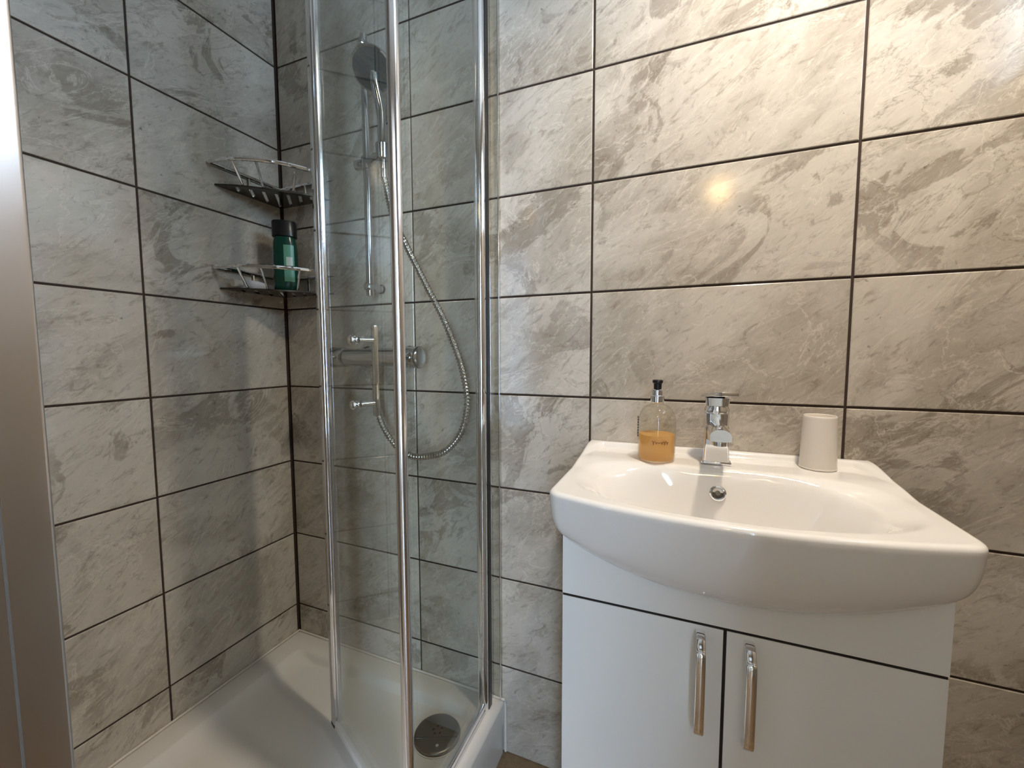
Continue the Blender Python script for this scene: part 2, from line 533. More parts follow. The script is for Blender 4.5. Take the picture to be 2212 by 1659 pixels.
# high window in the right wall
win = thing('window_1', (X_RIGHT + 0.2, (y0 + y1) / 2, z0), 'high white framed window in the right wall', 'window')
win['kind'] = 'structure'
bm = NB()
xw0, xw1, fw = X_RIGHT + 0.15, X_RIGHT + 0.35, 0.12
box(bm, xw0, xw1, y0, y0 + fw, z0, z1, 0.015); box(bm, xw0, xw1, y1 - fw, y1, z0, z1, 0.015)
box(bm, xw0, xw1, y0 + fw, y1 - fw, z0, z0 + fw, 0.015); box(bm, xw0, xw1, y0 + fw, y1 - fw, z1 - fw, z1, 0.015)
to_obj('window_frame', bm, 'gloss', win)
npane = 4
span = (y1 - y0 - 2 * fw) / npane
for k in range(npane):
    a = y0 + fw + k * span
    if k: to_obj('mullion', box(NB(), xw0 + 0.02, xw1 - 0.02, a - 0.04, a + 0.04, z0 + fw, z1 - fw, 0.01), 'gloss', win)
    to_obj('pane', box(NB(), xw0 + 0.09, xw0 + 0.11, a + 0.045, a + span - 0.045, z0 + fw + 0.005, z1 - fw - 0.005), 'window', win)

# ceiling downlights, each with its own lamp
for (lx, ly, watts), lab in zip(LAMPS, ('round chrome ceiling downlight above the basin',)):
    d = thing('ceiling_downlight', (lx, ly, CEIL), lab, 'lamp')
    to_obj('trim_ring', lathe(NB(), [(0.12, 0), (0.17, 0), (0.175, -0.012), (0.16, -0.028), (0.125, -0.03), (0.12, -0.01), (0.12, 0)], (lx, ly, CEIL), n=36, cap0=False, cap1=False), 'chrome', d)
    to_obj('lens', lathe(NB(), [(0.0, -0.012), (0.06, -0.013), (0.118, -0.012), (0.118, -0.002)], (lx, ly, CEIL), n=36, cap0=False), 'bulb', d)
    ld = bpy.data.lights.new('downlight_lamp', 'SPOT')
    ld.energy = watts
    ld.color = LAMP_COL
    ld.spot_size = math.radians(150)
    ld.spot_blend = 0.9
    ld.shadow_soft_size = 0.045
    lo = bpy.data.objects.new('downlight_lamp', ld)
    COL.objects.link(lo)
    lo.parent = d
    lo.location = (0, 0, -0.06)

gl_c = (5.70, -9.80, CEIL - 0.26)
hl = thing('globe_lamp', (5.70, -9.80, CEIL), 'warm glowing globe ceiling lamp in the hall', 'lamp')
to_obj('lamp_base', lathe(NB(), [(0.16, 0.0), (0.16, -0.03), (0.10, -0.06), (0.07, -0.09)], (5.70, -9.80, CEIL - 0.001), n=32), 'chrome', hl)
to_obj('lamp_globe', lathe(NB(), [(0.21 * math.sin(math.pi * k / 20), -0.21 * math.cos(math.pi * k / 20)) for k in range(0, 21)], gl_c, n=32, cap0=False, cap1=False), 'globe', hl)

# ================================================================== shower tray
TRX, TRY, TRZ = 3.10, -3.55, -0.385
TF = -0.50          # tray floor
tray = thing('shower_tray', (TRX / 2, TRY / 2, FLOOR), 'raised white shower tray in the tiled corner', 'shower tray')
def ring(x0, x1, y0, y1, r, seg=8):
    return rrect((x0 + x1) / 2, (y0 + y1) / 2, x1 - x0, y1 - y0, r, 0, seg)
bm = NB()
g = 0.012
loops = [
    (ring(g, TRX - 0.02, TRY, -g, 0.02), FLOOR + 0.002),
    (ring(g, TRX - 0.02, TRY, -g, 0.02), TRZ - 0.26),
    (ring(g, TRX - 0.02, TRY, -g, 0.02), TRZ - 0.25),
    (ring(g, TRX, TRY, -g, 0.02), TRZ - 0.245),
    (ring(g, TRX, TRY, -g, 0.02), TRZ - 0.02),
    (ring(g + 0.006, TRX - 0.006, TRY + 0.006, -g - 0.006, 0.02), TRZ - 0.006),
    (ring(g + 0.02, TRX - 0.02, TRY + 0.02, -g - 0.02, 0.02), TRZ),
    (ring(0.27, TRX - 0.22, TRY + 0.27, -0.24, 0.10), TRZ - 0.004),
    (ring(0.30, TRX - 0.235, TRY + 0.30, -0.26, 0.12), TRZ - 0.016),
    (ring(0.33, TRX - 0.245, TRY + 0.33, -0.272, 0.13), TRZ - 0.05),
    (ring(0.38, TRX - 0.252, TRY + 0.38, -0.284, 0.14), TF + 0.040),
    (ring(0.44, TRX - 0.260, TRY + 0.44, -0.294, 0.14), TF + 0.012),
    (ring(0.56, TRX - 0.272, TRY + 0.56, -0.306, 0.14), TF + 0.002),
    (ring(0.75, TRX - 0.50, TRY + 0.75, -0.60, 0.20), TF),
]
prev = None
for pts, z in loops:
    cur = [bm.verts.new((x, y, z)) for x, y in pts]
    if prev:
        for k in range(len(cur)):
            bm.faces.new([prev[k], prev[(k + 1) % len(cur)], cur[(k + 1) % len(cur)], cur[k]])
    else:
        bm.faces.new(list(reversed(cur)))
    prev = cur
bm.faces.new(prev)
to_obj('tray_body', bm, 'acrylic', tray, smooth=50)
to_obj('sealant_bead', tube(NB(), [(0.012, TRY + 0.02, TRZ + 0.006), (0.012, -0.012, TRZ + 0.006), (TRX, -0.012, TRZ + 0.006), (TRX + 0.006, -0.012, TRZ - 0.05), (TRX + 0.006, -0.012, FLOOR + 0.02)], 0.014, 8), 'silicone', tray)

# drain cover
DX, DY = 2.578, -0.560
dr = thing('shower_drain', (DX, DY, TF), 'round dull metal drain cover set in the tray corner', 'drain')
to_obj('recess_ring', lathe(NB(), [(0.236, 0.003), (0.244, 0.004), (0.247, 0.009), (0.243, 0.013), (0.236, 0.010)], (DX, DY, TF), n=48, cap0=False, cap1=False), 'acrylic', dr)
bm = NB()
lathe(bm, [(0.218, 0.004), (0.232, 0.010), (0.235, 0.028), (0.228, 0.039), (0.210, 0.044), (0.12, 0.047), (0.0, 0.048)], (DX, DY, TF), n=56, cap1=False)
cover = to_obj('cover', bm, 'steel', dr, smooth=50)
ca, sa = math.cos(0.42), math.sin(0.42)
def dpt(a, b): return (DX + a * ca - b * sa, DY + a * sa + b * ca)
bm = NB()
p, q = dpt(-0.212, -0.06), dpt(0.212, -0.06)
tube(bm, [(p[0], p[1], TF + 0.044), (q[0], q[1], TF + 0.044)], 0.0075, 6)
to_obj('lid_joint', bm, 'black', cover)
for k in range(5):
    a = 2 * math.pi * k / 5 + 0.4
    c = dpt(0.0 + 0.045 * math.cos(a), 0.02 + 0.045 * math.sin(a))
    to_obj('drain_hole', lathe(NB(), [(0.011, 0.0), (0.011, 0.002), (0.0, 0.0025)], (c[0], c[1], TF + 0.047), n=10, cap1=False), 'black', cover)
c = dpt(0.02, -0.15)
to_obj('finger_hole', lathe(NB(), [(0.016, 0.0), (0.016, 0.002), (0.0, 0.0025)], (c[0], c[1], TF + 0.046), n=14, cap1=False), 'chrome', cover)

# ================================================================== shower enclosure
EX = 2.95                       # plane of the enclosure
ZT = 7.25                       # its top
enc = thing('shower_enclosure', (EX, -1.7, TRZ), 'chrome framed glass shower enclosure with its door swung inward', 'shower screen')
zb = TRZ + 0.003
# wall channel, upright and fixed pane
bm = NB()
box(bm, 2.875, 2.965, -0.10, -0.001, zb, ZT, 0.008)
to_obj('wall_channel', bm, 'alu', enc)
to_obj('clear_strip', box(NB(), 2.968, 3.072, -0.030, -0.012, zb, ZT), 'bottleglass', enc)
to_obj('strip_edge', box(NB(), 3.050, 3.062, -0.036, -0.006, zb, ZT, 0.002), 'alu', enc)
bm = NB()
prism(bm, rrect(2.93, -0.175, 0.115, 0.15, 0.05, 0.0, 8), zb, ZT)
to_obj('upright', bm, 'chrome', enc, smooth=40)
to_obj('upright_seal', box(NB(), 2.980, 2.994, -0.190, -0.115, zb, ZT, 0.004), 'black', enc)
FX, FY = 2.95, -1.53
to_obj('fixed_pane', box(NB(), EX - 0.012, EX + 0.012, FY + 0.03, -0.24, zb + 0.06, ZT - 0.05), 'glass', enc)
bm = NB()
box(bm, EX - 0.05, EX + 0.03, FY, -0.24, zb, zb + 0.035, 0.006)
box(bm, EX - 0.028, EX + 0.028, FY, -0.24, zb + 0.03, zb + 0.10, 0.012)
to_obj('bottom_rail', bm, 'alu', enc)
bm = NB()
box(bm, EX - 0.05, EX + 0.05, -3.60, -0.10, ZT - 0.06, ZT + 0.06, 0.015)
to_obj('top_rail', bm, 'alu', enc)
# hinge post
bm = NB()
prism(bm, rrect(FX, FY, 0.085, 0.085, 0.036, math.radians(25), 8), zb, ZT - 0.07)
hp = to_obj('hinge_post', bm, 'alu', enc, smooth=40)
# near jamb
bm = NB()
prism(bm, rrect(2.975, -3.475, 0.15, 0.25, 0.012, 0, 4), zb, ZT - 0.07)
jb = to_obj('near_jamb', bm, 'satin', enc, smooth=40)
to_obj('jamb_groove', box(NB(), 3.0485, 3.0515, -3.462, -3.456, zb, ZT - 0.07), 'rubber', jb)

# the door, hinged at the post and swung in towards the corner
LX, LY = 1.60, -0.925
dv = Vector((LX - FX, LY - FY, 0)); W = dv.length; dv.normalize()
nv = Vector((-dv.y, dv.x, 0))
if nv.dot(Vector((4.8 - FX, -3.97 - FY, 0))) < 0: nv = -nv
def D(s, o, z):                 # s along the door from the post, o towards the viewer
    return Vector((FX, FY, 0)) + dv * s + nv * o + Vector((0, 0, z))
def dbox(bm, s0, s1, o0, o1, z0, z1, bev=0.0):
    tmp = NB()
    box(tmp, s0, s1, o0, o1, z0, z1, bev)
    mt = Matrix(((dv.x, nv.x, 0, FX), (dv.y, nv.y, 0, FY), (0, 0, 1, 0), (0, 0, 0, 1)))
    join(bm, tmp, mt)
    return bm
dzb = zb + 0.07
door = to_obj('door_pane', dbox(NB(), 0.05, W - 0.02, -0.012, 0.012, dzb, ZT - 0.12), 'glass', enc)
bm = NB()
ang = math.atan2(dv.y, dv.x)
e0 = D(W, 0.0, 0)
prism(bm, rrect(e0.x, e0.y, 0.12, 0.085, 0.036, ang, 8), dzb - 0.05, ZT - 0.12)
ep = to_obj('edge_profile', bm, 'chrome', door, smooth=40)
e1 = D(W - 0.085, 0.0, 0)
to_obj('edge_trim', prism(NB(), rrect(e1.x, e1.y, 0.05, 0.05, 0.012, ang, 4), dzb - 0.03, ZT - 0.12), 'alu', door, smooth=40)
bm = NB()
prism(bm, rrect(e0.x, e0.y, 0.125, 0.09, 0.036, ang, 8), dzb - 0.075, dzb - 0.05)
to_obj('end_cap', bm, 'black', door, smooth=40)
bm = NB()
dbox(bm, 0.05, W - 0.07, -0.035, 0.05, dzb - 0.06, dzb + 0.02, 0.010)
to_obj('bottom_seal', bm, 'silicone', door)
# pull handle: bar on the inner face, knobs through the glass
hs, hz0, hz1, ho = 0.70, 2.89, 3.67, -0.15
bm = NB()
dbox(bm, hs - 0.028, hs + 0.028, ho - 0.022, ho + 0.022, hz0, hz1, 0.012)
hb = to_obj('handle_bar', bm, 'chrome', door)
for hz in (3.54, 3.00):
    bm = NB()
    cyl(bm, D(hs, ho, hz), D(hs, -0.012, hz), 0.026, 16)
    to_obj('standoff', bm, 'chrome', door)
    bm = NB()
    a, b_ = D(hs, 0.012, hz), D(hs, 0.075, hz)
    ax = b_ - a
    lathe(bm, [(0.036, 0.0), (0.036, 0.012), (0.024, 0.016), (0.024, 0.028), (0.038, 0.034), (0.040, 0.050), (0.030, 0.060), (0.0, 0.063)], a, ax, 20, cap1=False)
    to_obj('handle_knob', bm, 'chrome', door)

# ================================================================== bar mixer
mx0, mx1, mz, my = 1.02, 2.27, 3.385, -0.25
mc = (mx0 + mx1) / 2
mix = thing('shower_mixer', (mc, 0, mz - 0.15), 'chrome bar mixer valve on the tiled shower wall', 'shower mixer')
X1 = (1, 0, 0)
to_obj('valve_body', lathe(NB(), [(0.088, 0.0), (0.098, 0.012), (0.098, 0.80), (0.088, 0.812)], (mc - 0.406, my, mz), X1, 32), 'fitting', mix)
for sgn, nm in ((-1, 'temperature_knob'), (1, 'flow_knob')):
    prof = [(0.088, 0.0), (0.108, 0.006), (0.115, 0.03), (0.115, 0.12), (0.108, 0.15), (0.112, 0.17), (0.112, 0.185), (0.095, 0.20), (0.06, 0.205), (0.0, 0.206)]
    k = to_obj(nm, lathe(NB(), prof, (mc + sgn * 0.412, my, mz), (sgn, 0, 0), 32, cap1=False), 'fitting', mix)
    to_obj('knob_ring', lathe(NB(), [(0.116, 0.0), (0.1185, 0.004), (0.1185, 0.016), (0.116, 0.02)], (mc + sgn * 0.575, my, mz), (sgn, 0, 0), 32, cap0=False, cap1=False), 'darksteel', k)
    to_obj('knob_grip', box(NB(), mc + sgn * 0.50 - 0.035, mc + sgn * 0.50 + 0.035, my - 0.155, my - 0.10, mz - 0.018, mz + 0.018, 0.01), 'fitting', k)
    xo = mc + sgn * 0.30
    to_obj('wall_inlet', lathe(NB(), [(0.13, 0.0), (0.13, 0.02), (0.10, 0.05), (0.062, 0.06), (0.062, 0.20)], (xo, -0.001, mz), (0, -1, 0), 28), 'fitting', mix)
to_obj('outlet', lathe(NB(), [(0.035, 0.0), (0.05, -0.005), (0.05, -0.06), (0.042, -0.065)], (mc - 0.005, my, mz - 0.09), (0, 0, 1), 20), 'fitting', mix)

# riser rail with slider
rx, ry, rz0, rz1 = 1.56, -0.20, 4.07, 6.83
rail = thing('shower_riser_rail', (rx, 0, rz0), 'tall slim chrome riser rail with sliding bracket above the mixer', 'shower rail')
to_obj('rail_tube', cyl(NB(), (rx, ry, rz0), (rx, ry, rz1), 0.040, 20), 'fitting', rail)
for z, nm in ((rz0 + 0.10, 'wall_bracket'), (rz1 - 0.10, 'wall_bracket')):
    bm = NB()
    lathe(bm, [(0.055, 0.0), (0.055, 0.015), (0.045, 0.02), (0.045, 0.25), (0.03, 0.262)], (rx, -0.001, z), (0, -1, 0), 20)
    to_obj(nm, bm, 'fitting', rail)
bz = 5.50
bm = NB()
lathe(bm, [(0.042, -0.07), (0.06, -0.065), (0.06, 0.065), (0.042, 0.07)], (rx, ry, bz), (0, 0, 1), 20, cap0=False, cap1=False)
sl = to_obj('slider', bm, 'fitting', rail)
to_obj('slider_arm', tube(NB(), [(rx + 0.04, ry - 0.01, bz), (rx + 0.15, ry - 0.06, bz + 0.01), (1.80, -0.28, bz + 0.02)], [0.045, 0.042, 0.038], 14), 'fitting', sl)
to_obj('slider_knob', lathe(NB(), [(0.05, 0.0), (0.055, 0.01), (0.055, 0.09), (0.045, 0.10)], (rx - 0.05, ry, bz), (-1, 0, 0), 20), 'fitting', sl)

# hand shower in the slider's holder
hA = Vector((1.855, -0.30, 5.42)); hB = Vector((1.86, -0.32, 6.20))
hd = (hB - hA).normalized()
hand = thing('hand_shower', tuple(hA), 'round chrome hand shower tilted down in its holder', 'hand shower')
to_obj('holder_cone', lathe(NB(), [(0.05, 0.0), (0.062, 0.01), (0.07, 0.15), (0.062, 0.16)], hA + hd * 0.03, hd, 20), 'fitting', hand)
bm = NB()
hc = Vector((1.835, -0.40, 6.30))            # centre of the spray head
fn = Vector((0.22, -0.62, -0.75)).normalized()   # spray direction
path = smooth_path([hA - hd * 0.10, hA, hA + hd * 0.25, hA + hd * 0.50, hc - fn * 0.05 - Vector((-0.01, -0.0, 0.14)), hc - fn * 0.05], 8)
nP = len(path)
rad = [0.036 + 0.016 * (i / (nP - 1)) for i in range(nP)]
tube(bm, path, rad, 18)
to_obj('handle', bm, 'fitting', hand)
hd_o = to_obj('spray_head', lathe(NB(), [(0.0, -0.075), (0.07, -0.072), (0.15, -0.05), (0.20, -0.018), (0.213, 0.005), (0.208, 0.02), (0.19, 0.024)], hc, fn, 44, cap0=False, cap1=False), 'fitting', hand, smooth=50)
to_obj('spray_plate', lathe(NB(), [(0.19, 0.018), (0.19, 0.026), (0.10, 0.031), (0.0, 0.033)], hc, fn, 44, cap1=False), 'nozzle', hd_o)

# hose
hose = thing('shower_hose', (1.635, -0.30, 2.33), 'flexible ribbed metal shower hose looping below the mixer', 'hose')
pts = [hA - hd * 0.10, (1.90, -0.30, 5.15), (1.975, -0.30, 4.84), (2.13, -0.30, 4.545), (2.355, -0.30, 4.14), (2.575, -0.31, 3.765), (2.735, -0.31, 3.395), (2.81, -0.31, 3.12), (2.825, -0.31, 2.88), (2.755, -0.31, 2.625), (2.575, -0.31, 2.425), (2.355, -0.30, 2.345), (2.15, -0.30, 2.325), (1.965, -0.29, 2.39), (1.77, -0.275, 2.59), (1.665, -0.26, 2.80), (1.638, my, 3.02), (1.638, my, 3.16)]
cen = resample(smooth_path(pts, 16), 0.0085)
rib = [0.036 if i % 4 < 2 else 0.026 for i in range(len(cen))]
to_obj('hose_tube', tube(NB(), cen, rib, 10), 'steel', hose, smooth=60)
MT['hose'] = mat('ribbed_steel', (0.42, 0.40, 0.37, 1), 0.18, 1.0, noise=(120, 0.06))
hose.children[0].data.materials[0] = MT['hose']
to_obj('hose_nut', lathe(NB(), [(0.034, -0.08), (0.045, -0.075), (0.045, 0.0)], (1.638, my, mz - 0.155), (0, 0, 1), 16), 'chrome', hose)
to_obj('hose_nut', lathe(NB(), [(0.036, 0.0), (0.046, 0.005), (0.046, 0.09), (0.036, 0.10)], hA - hd * 0.16, hd, 16), 'chrome', hose)

# ================================================================== corner baskets
def corner_basket(zp, zr, label):
    t = thing('corner_basket', (0, 0, zp), label, 'shower basket', 'corner baskets in the shower')
    Rr = 0.90
    arc = [(0.03 + (Rr - 0.03) * math.sin(a), -0.03 - (Rr - 0.03) * math.cos(a)) for a in [math.pi / 2 * i / 28 for i in range(29)]]
    loop = [Vector((x, y, zr)) for x, y in arc]
    loop += [Vector((0.78 - 0.75 * i / 10, -0.03, zr)) for i in range(11)]
    loop += [Vector((0.03, -0.11 - 0.70 * i / 10, zr)) for i in range(10)]
    to_obj('top_rail', tube(NB(), loop, 0.023, 10, closed=True), 'chrome', t)
    # plate: flatter front than the rail, slotted along the diagonal
    bm = NB()
    front = []
    for i in range(25):
        a = math.pi / 2 * i / 24
        rad = 0.84 - 0.16 * math.sin(2 * a) ** 1.0
        front.append((rad * math.sin(a), -rad * math.cos(a)))
    out = [(0.012, -0.012)] + [(max(0.012, x), min(-0.012, y)) for x, y in front]
    holes = []
    dg = Vector((1, -1)).normalized(); cr = Vector((1, 1)).normalized()
    for k in range(-3, 4):
        c = k * 0.125
        a0 = abs(c) + 0.10
        a1 = 0.60 + 0.02 * abs(k) - 0.04
        if a1 - a0 < 0.06: a1 = a0 + 0.06
        h = []
        for sx, sy in ((a0, -0.018), (a1, -0.018), (a1 + 0.008, 0), (a1, 0.018), (a0, 0.018), (a0 - 0.008, 0)):
            v = dg * sx + cr * (c + sy)
            h.append((v.x, v.y))
        holes.append(h)
    edges = []
    for lp in [out] + holes:
        vs_ = [bm.verts.new((x, y, zp)) for x, y in lp]
        edges += [bm.edges.new((vs_[i], vs_[(i + 1) % len(vs_)])) for i in range(len(vs_))]
    bmesh.ops.triangle_fill(bm, use_beauty=True, use_dissolve=False, edges=edges)
    g_ = bmesh.ops.extrude_face_region(bm, geom=list(bm.faces))
    for e in g_['geom']:
        if isinstance(e, bmesh.types.BMVert): e.co.z += 0.018
    to_obj('base_plate', bm, 'darksteel', t)
    for i in (6, 11, 19, 25):
        x, y = arc[i]
        rr_ = 0.80 - 0.15 * math.sin(2 * math.pi / 2 * i / 28)
        a = math.pi / 2 * i / 28
        to_obj('post', tube(NB(), [(x, y, zr), (rr_ * math.sin(a) , -rr_ * math.cos(a), zp + 0.012)], 0.013, 8), 'chrome', t)
    to_obj('post', tube(NB(), [(0.03, -0.45, zr), (0.03, -0.45, zp + 0.012)], 0.013, 8), 'chrome', t)
    to_obj('post', tube(NB(), [(0.45, -0.03, zr), (0.45, -0.03, zp + 0.012)], 0.013, 8), 'chrome', t)
    return t
corner_basket(5.275, 5.50, 'empty upper chrome corner basket high in the shower')
ZB = 4.15
corner_basket(ZB, 4.38, 'lower chrome corner basket holding a green bottle and a tube')
BZ = ZB + 0.019

# green shampoo bottle
bx, by = 0.44, -0.34
btl = thing('shampoo_bottle', (bx, by, BZ), 'dark green plastic bottle with black cap in the lower basket', 'bottle')
ba = math.radians(40)
def oval(w, d, n=28):
    pts = []
    for i in range(n):
        a = 2 * math.pi * i / n
        x = w / 2 * math.copysign(abs(math.cos(a)) ** 0.75, math.cos(a)); y = d / 2 * math.copysign(abs(math.sin(a)) ** 0.75, math.sin(a))
        pts.append((bx + x * math.cos(ba) - y * math.sin(ba), by + x * math.sin(ba) + y * math.cos(ba)))
    return pts
def loft(levels):
    bm = NB(); prev = None
    for w, d, z in levels:
        cur = [bm.verts.new((x, y, z)) for x, y in oval(w, d)]
        if prev:
            for k in range(len(cur)): bm.faces.new([prev[k], prev[(k + 1) % len(cur)], cur[(k + 1) % len(cur)], cur[k]])
        else: bm.faces.new(list(reversed(cur)))
        prev = cur
    bm.faces.new(prev)
    return bm
to_obj('bottle_body', loft([(0.224, 0.16, BZ), (0.256, 0.19, BZ + 0.015), (0.264, 0.20, BZ + 0.06), (0.264, 0.20, BZ + 0.46), (0.248, 0.19, BZ + 0.56), (0.216, 0.17, BZ + 0.62)]), 'green', btl, smooth=50)
to_obj('cap', loft([(0.224, 0.18, BZ + 0.62), (0.264, 0.20, BZ + 0.625), (0.264, 0.20, BZ + 0.79), (0.248, 0.19, BZ + 0.80)]), 'black', btl, smooth=50)
bn = Vector((math.sin(ba), -math.cos(ba), 0)); bt = Vector((math.cos(ba), math.sin(ba), 0))
def bl(w0, w1, z0, z1, off=0.103, nseg=8):
    # a printed label following the bottle front
    bm = NB(); rows_ = []
    for z in (z0, z1):
        row = []
        for i in range(nseg + 1):
            w = w0 + (w1 - w0) * i / nseg
            dd = 0.10 * (max(0, 1 - (abs(w) / 0.132) ** 2.67)) ** (1 / 2.67)
            row.append(bm.verts.new(Vector((bx, by, z)) + bt * w + bn * (dd + 0.002)))
        rows_.append(row)
    for i in range(nseg): bm.faces.new([rows_[0][i], rows_[0][i + 1], rows_[1][i + 1], rows_[1][i]])
    g_ = bmesh.ops.extrude_face_region(bm, geom=list(bm.faces))
    for e in g_['geom']:
        if isinstance(e, bmesh.types.BMVert): e.co += bn * 0.002
    return bm
to_obj('front_label', bl(0.0, 0.105, BZ + 0.10, BZ + 0.52), 'greenlabel', btl)
to_obj('label_patch', bl(0.025, 0.09, BZ + 0.28, BZ + 0.38), 'label', btl).location += bn * 0.003 * U

# tube lying in the lower basket
tb = thing('toiletry_tube', (0.15, -0.56, BZ), 'pale grey tube with white cap lying in the lower basket', 'tube')
a = Vector((0.135, -0.78, BZ + 0.055)); b_ = Vector((0.15, -0.28, BZ + 0.05))
ax = (b_ - a).normalized()
to_obj('tube_body', tube(NB(), [a + ax * 0.10, a + ax * 0.12, a + ax * 0.30, b_], [0.045, 0.060, 0.060, 0.034], 20), 'tube', tb, smooth=50)
to_obj('tube_cap', lathe(NB(), [(0.040, 0.0), (0.044, 0.005), (0.044, 0.095), (0.038, 0.10)], a, ax, 20), 'cap', tb)

# ================================================================== vanity cabinet
VX0, VX1, VY, VZ = 4.09, 6.10, -1.30, 2.215
GAPZ, MIDX = 1.781, 5.089
DT = 0.072
def contour(x):                     # lower edge of the basin's belly where it meets the front panel
    s = (x - 5.095) / 1.005
    s = max(-1, min(1, s))
    return 2.225 - 0.245 * (1 - s * s) ** 0.85
cab = thing('vanity_cabinet', ((VX0 + VX1) / 2, VY / 2, FLOOR), 'white gloss two-door vanity cabinet under the basin', 'cabinet')
bm = NB()
yb = VY + DT + 0.006
box(bm, VX0, VX0 + DT, yb, -0.004, FLOOR + 0.3, VZ - 0.004, 0.003)
box(bm, VX1 - DT, VX1, yb, -0.004, FLOOR + 0.3, VZ - 0.004, 0.003)
box(bm, VX0 + DT, VX1 - DT, yb, -0.004, FLOOR + 0.3, FLOOR + 0.37, 0.003)
box(bm, VX0 + DT, VX1 - DT, -0.03, -0.004, FLOOR + 0.37, VZ - 0.5)
to_obj('carcass', bm, 'gloss', cab)
to_obj('gap_shade_rail', box(NB(), VX0 + 0.004, VX1 - 0.004, VY + 0.004, yb - 0.001, GAPZ - 0.0085, GAPZ + 0.0085), 'edge', cab)  # dark strip filling the gap, standing in for its shade
to_obj('gap_shade_stile', box(NB(), MIDX - 0.0085, MIDX + 0.0085, VY + 0.004, yb - 0.001, FLOOR + 0.38, GAPZ - 0.0095), 'edge', cab)  # painted shade between the two doors, nearly flush
to_obj('plinth', box(NB(), VX0 + 0.01, VX1 - 0.01, VY + 0.2, -0.01, FLOOR + 0.002, FLOOR + 0.298, 0.003), 'gloss', cab)
# front panel whose top follows the basin
bm = NB()
n = 60
rowsv = {}
for yy in (VY, VY + DT):
    top = []; bot = []
    for i in range(n + 1):
        x = VX0 + (VX1 - VX0) * i / n
        top.append(bm.verts.new((x, yy, min(contour(x), VZ) - 0.003)))
        bot.append(bm.verts.new((x, yy, GAPZ + 0.009)))
    rowsv[yy] = (top, bot)
(tf, bf), (tb_, bb_) = rowsv[VY], rowsv[VY + DT]
for i in range(n):
    bm.faces.new([bf[i], bf[i + 1], tf[i + 1], tf[i]])
    bm.faces.new([bb_[i + 1], bb_[i], tb_[i], tb_[i + 1]])
    bm.faces.new([tf[i], tf[i + 1], tb_[i + 1], tb_[i]])
    bm.faces.new([bf[i + 1], bf[i], bb_[i], bb_[i + 1]])
bm.faces.new([bf[0], tf[0], tb_[0], bb_[0]]); bm.faces.new([bf[n], bb_[n], tb_[n], tf[n]])
to_obj('front_panel', bm, 'gloss', cab)
def pull(x, zlo, zhi, parent):
    # flat strap bent back to the door at both ends
    yo = VY - 0.125
    hw, th = 0.026, 0.020
    prof = [(VY, zhi), (VY - 0.055, zhi - 0.005), (yo + 0.02, zhi - 0.055), (yo, zhi - 0.09), (yo - 0.004, (zlo + zhi) / 2), (yo, zlo + 0.09), (yo + 0.02, zlo + 0.055), (VY - 0.055, zlo + 0.005), (VY, zlo)]
    bm = NB()
    pr = smooth_path([(0, y, z) for y, z in prof], 4)
    k = len(pr); secs = []
    for i, p_ in enumerate(pr):
        a_ = pr[max(0, i - 1)]; c_ = pr[min(k - 1, i + 1)]
        tg = (c_ - a_).normalized(); nn = Vector((0, -tg.z, tg.y))
        sec = []
        for sx, sn in ((-hw, -th / 2 + 0.004), (-hw + 0.005, -th / 2), (hw - 0.005, -th / 2), (hw, -th / 2 + 0.004), (hw, th / 2 - 0.004), (hw - 0.005, th / 2), (-hw + 0.005, th / 2), (-hw, th / 2 - 0.004)):
            q = p_ + nn * sn
            sec.append(bm.verts.new((x + sx, min(q.y, VY - 0.0005), q.z)))
        secs.append(sec)
    for A_, B_ in zip(secs, secs[1:]):
        for j in range(8): bm.faces.new([A_[j], A_[(j + 1) % 8], B_[(j + 1) % 8], B_[j]])
    bm.faces.new(secs[0]); bm.faces.new(list(reversed(secs[-1])))
    h = to_obj('handle', bm, 'chrome', parent, smooth=40)
    h['label'] = 'chrome bow handle'
for xa, xb, hx in ((VX0, MIDX - 0.009, 4.955), (MIDX + 0.009, VX1, 5.215)):
    dd = to_obj('cabinet_door', box(NB(), xa, xb, VY, VY + DT, FLOOR + 0.31, GAPZ - 0.009, 0.003), 'gloss', cab)
    pull(hx, 1.115, 1.735, dd)

# ================================================================== washbasin
BX0, BX1, RIM = 4.0, 6.19, 2.515
BC = (BX0 + BX1) / 2; BH = (BX1 - BX0) / 2
def sstep(a, b, x):
    t = max(0.0, min(1.0, (x - a) / (b - a)))
    return t * t * (3 - 2 * t)
def front_y(x):
    s = min(1, abs(x - BC) / BH)
    y = -(1.575 - 0.195 * s ** 2)
    rc = 0.075
    d = (abs(x - BC) - (BH - rc)) 
    if d > 0: y += rc - math.sqrt(max(0, rc * rc - min(d, rc) ** 2))
    return y
INS = 0.028
def top_z(x, y):
    z = RIM + 0.028 * sstep(-0.75, -0.42, y)                  # tap ledge a little higher
    wl = 0.04 + 0.40 * sstep(0.86, 0.98, abs(x - BC) / BH)
    z += 0.048 * sstep(-0.045 - wl, -0.045, y)                # raised back lip, fading along the sides
    # gentle dish towards the bowl
    ys = y * 1.575 / abs(front_y(BC + (x - BC) * BH / (BH - INS)))
    ex = abs(x - BC) / 1.02; ey = abs(ys + 0.985) / 0.52
    e0_ = (ex ** 3.2 + ey ** 3.2) ** (1 / 3.2)
    z -= 0.050 * (1 - sstep(0.80, 1.0, e0_))
    ex = abs(x - BC) / 0.87; ey = abs(ys + 0.99) / 0.50
    e = (ex ** 2.6 + ey ** 2.6) ** (1 / 2.6)
    side = ex ** 2 / (ex ** 2 + ey ** 2 + 1e-6)
    lo = 0.80 - 0.14 * side
    z -= 0.40 * (1 - sstep(lo, 1.0, e)) + 0.04 * (1 - min(1, e)) 
    return z
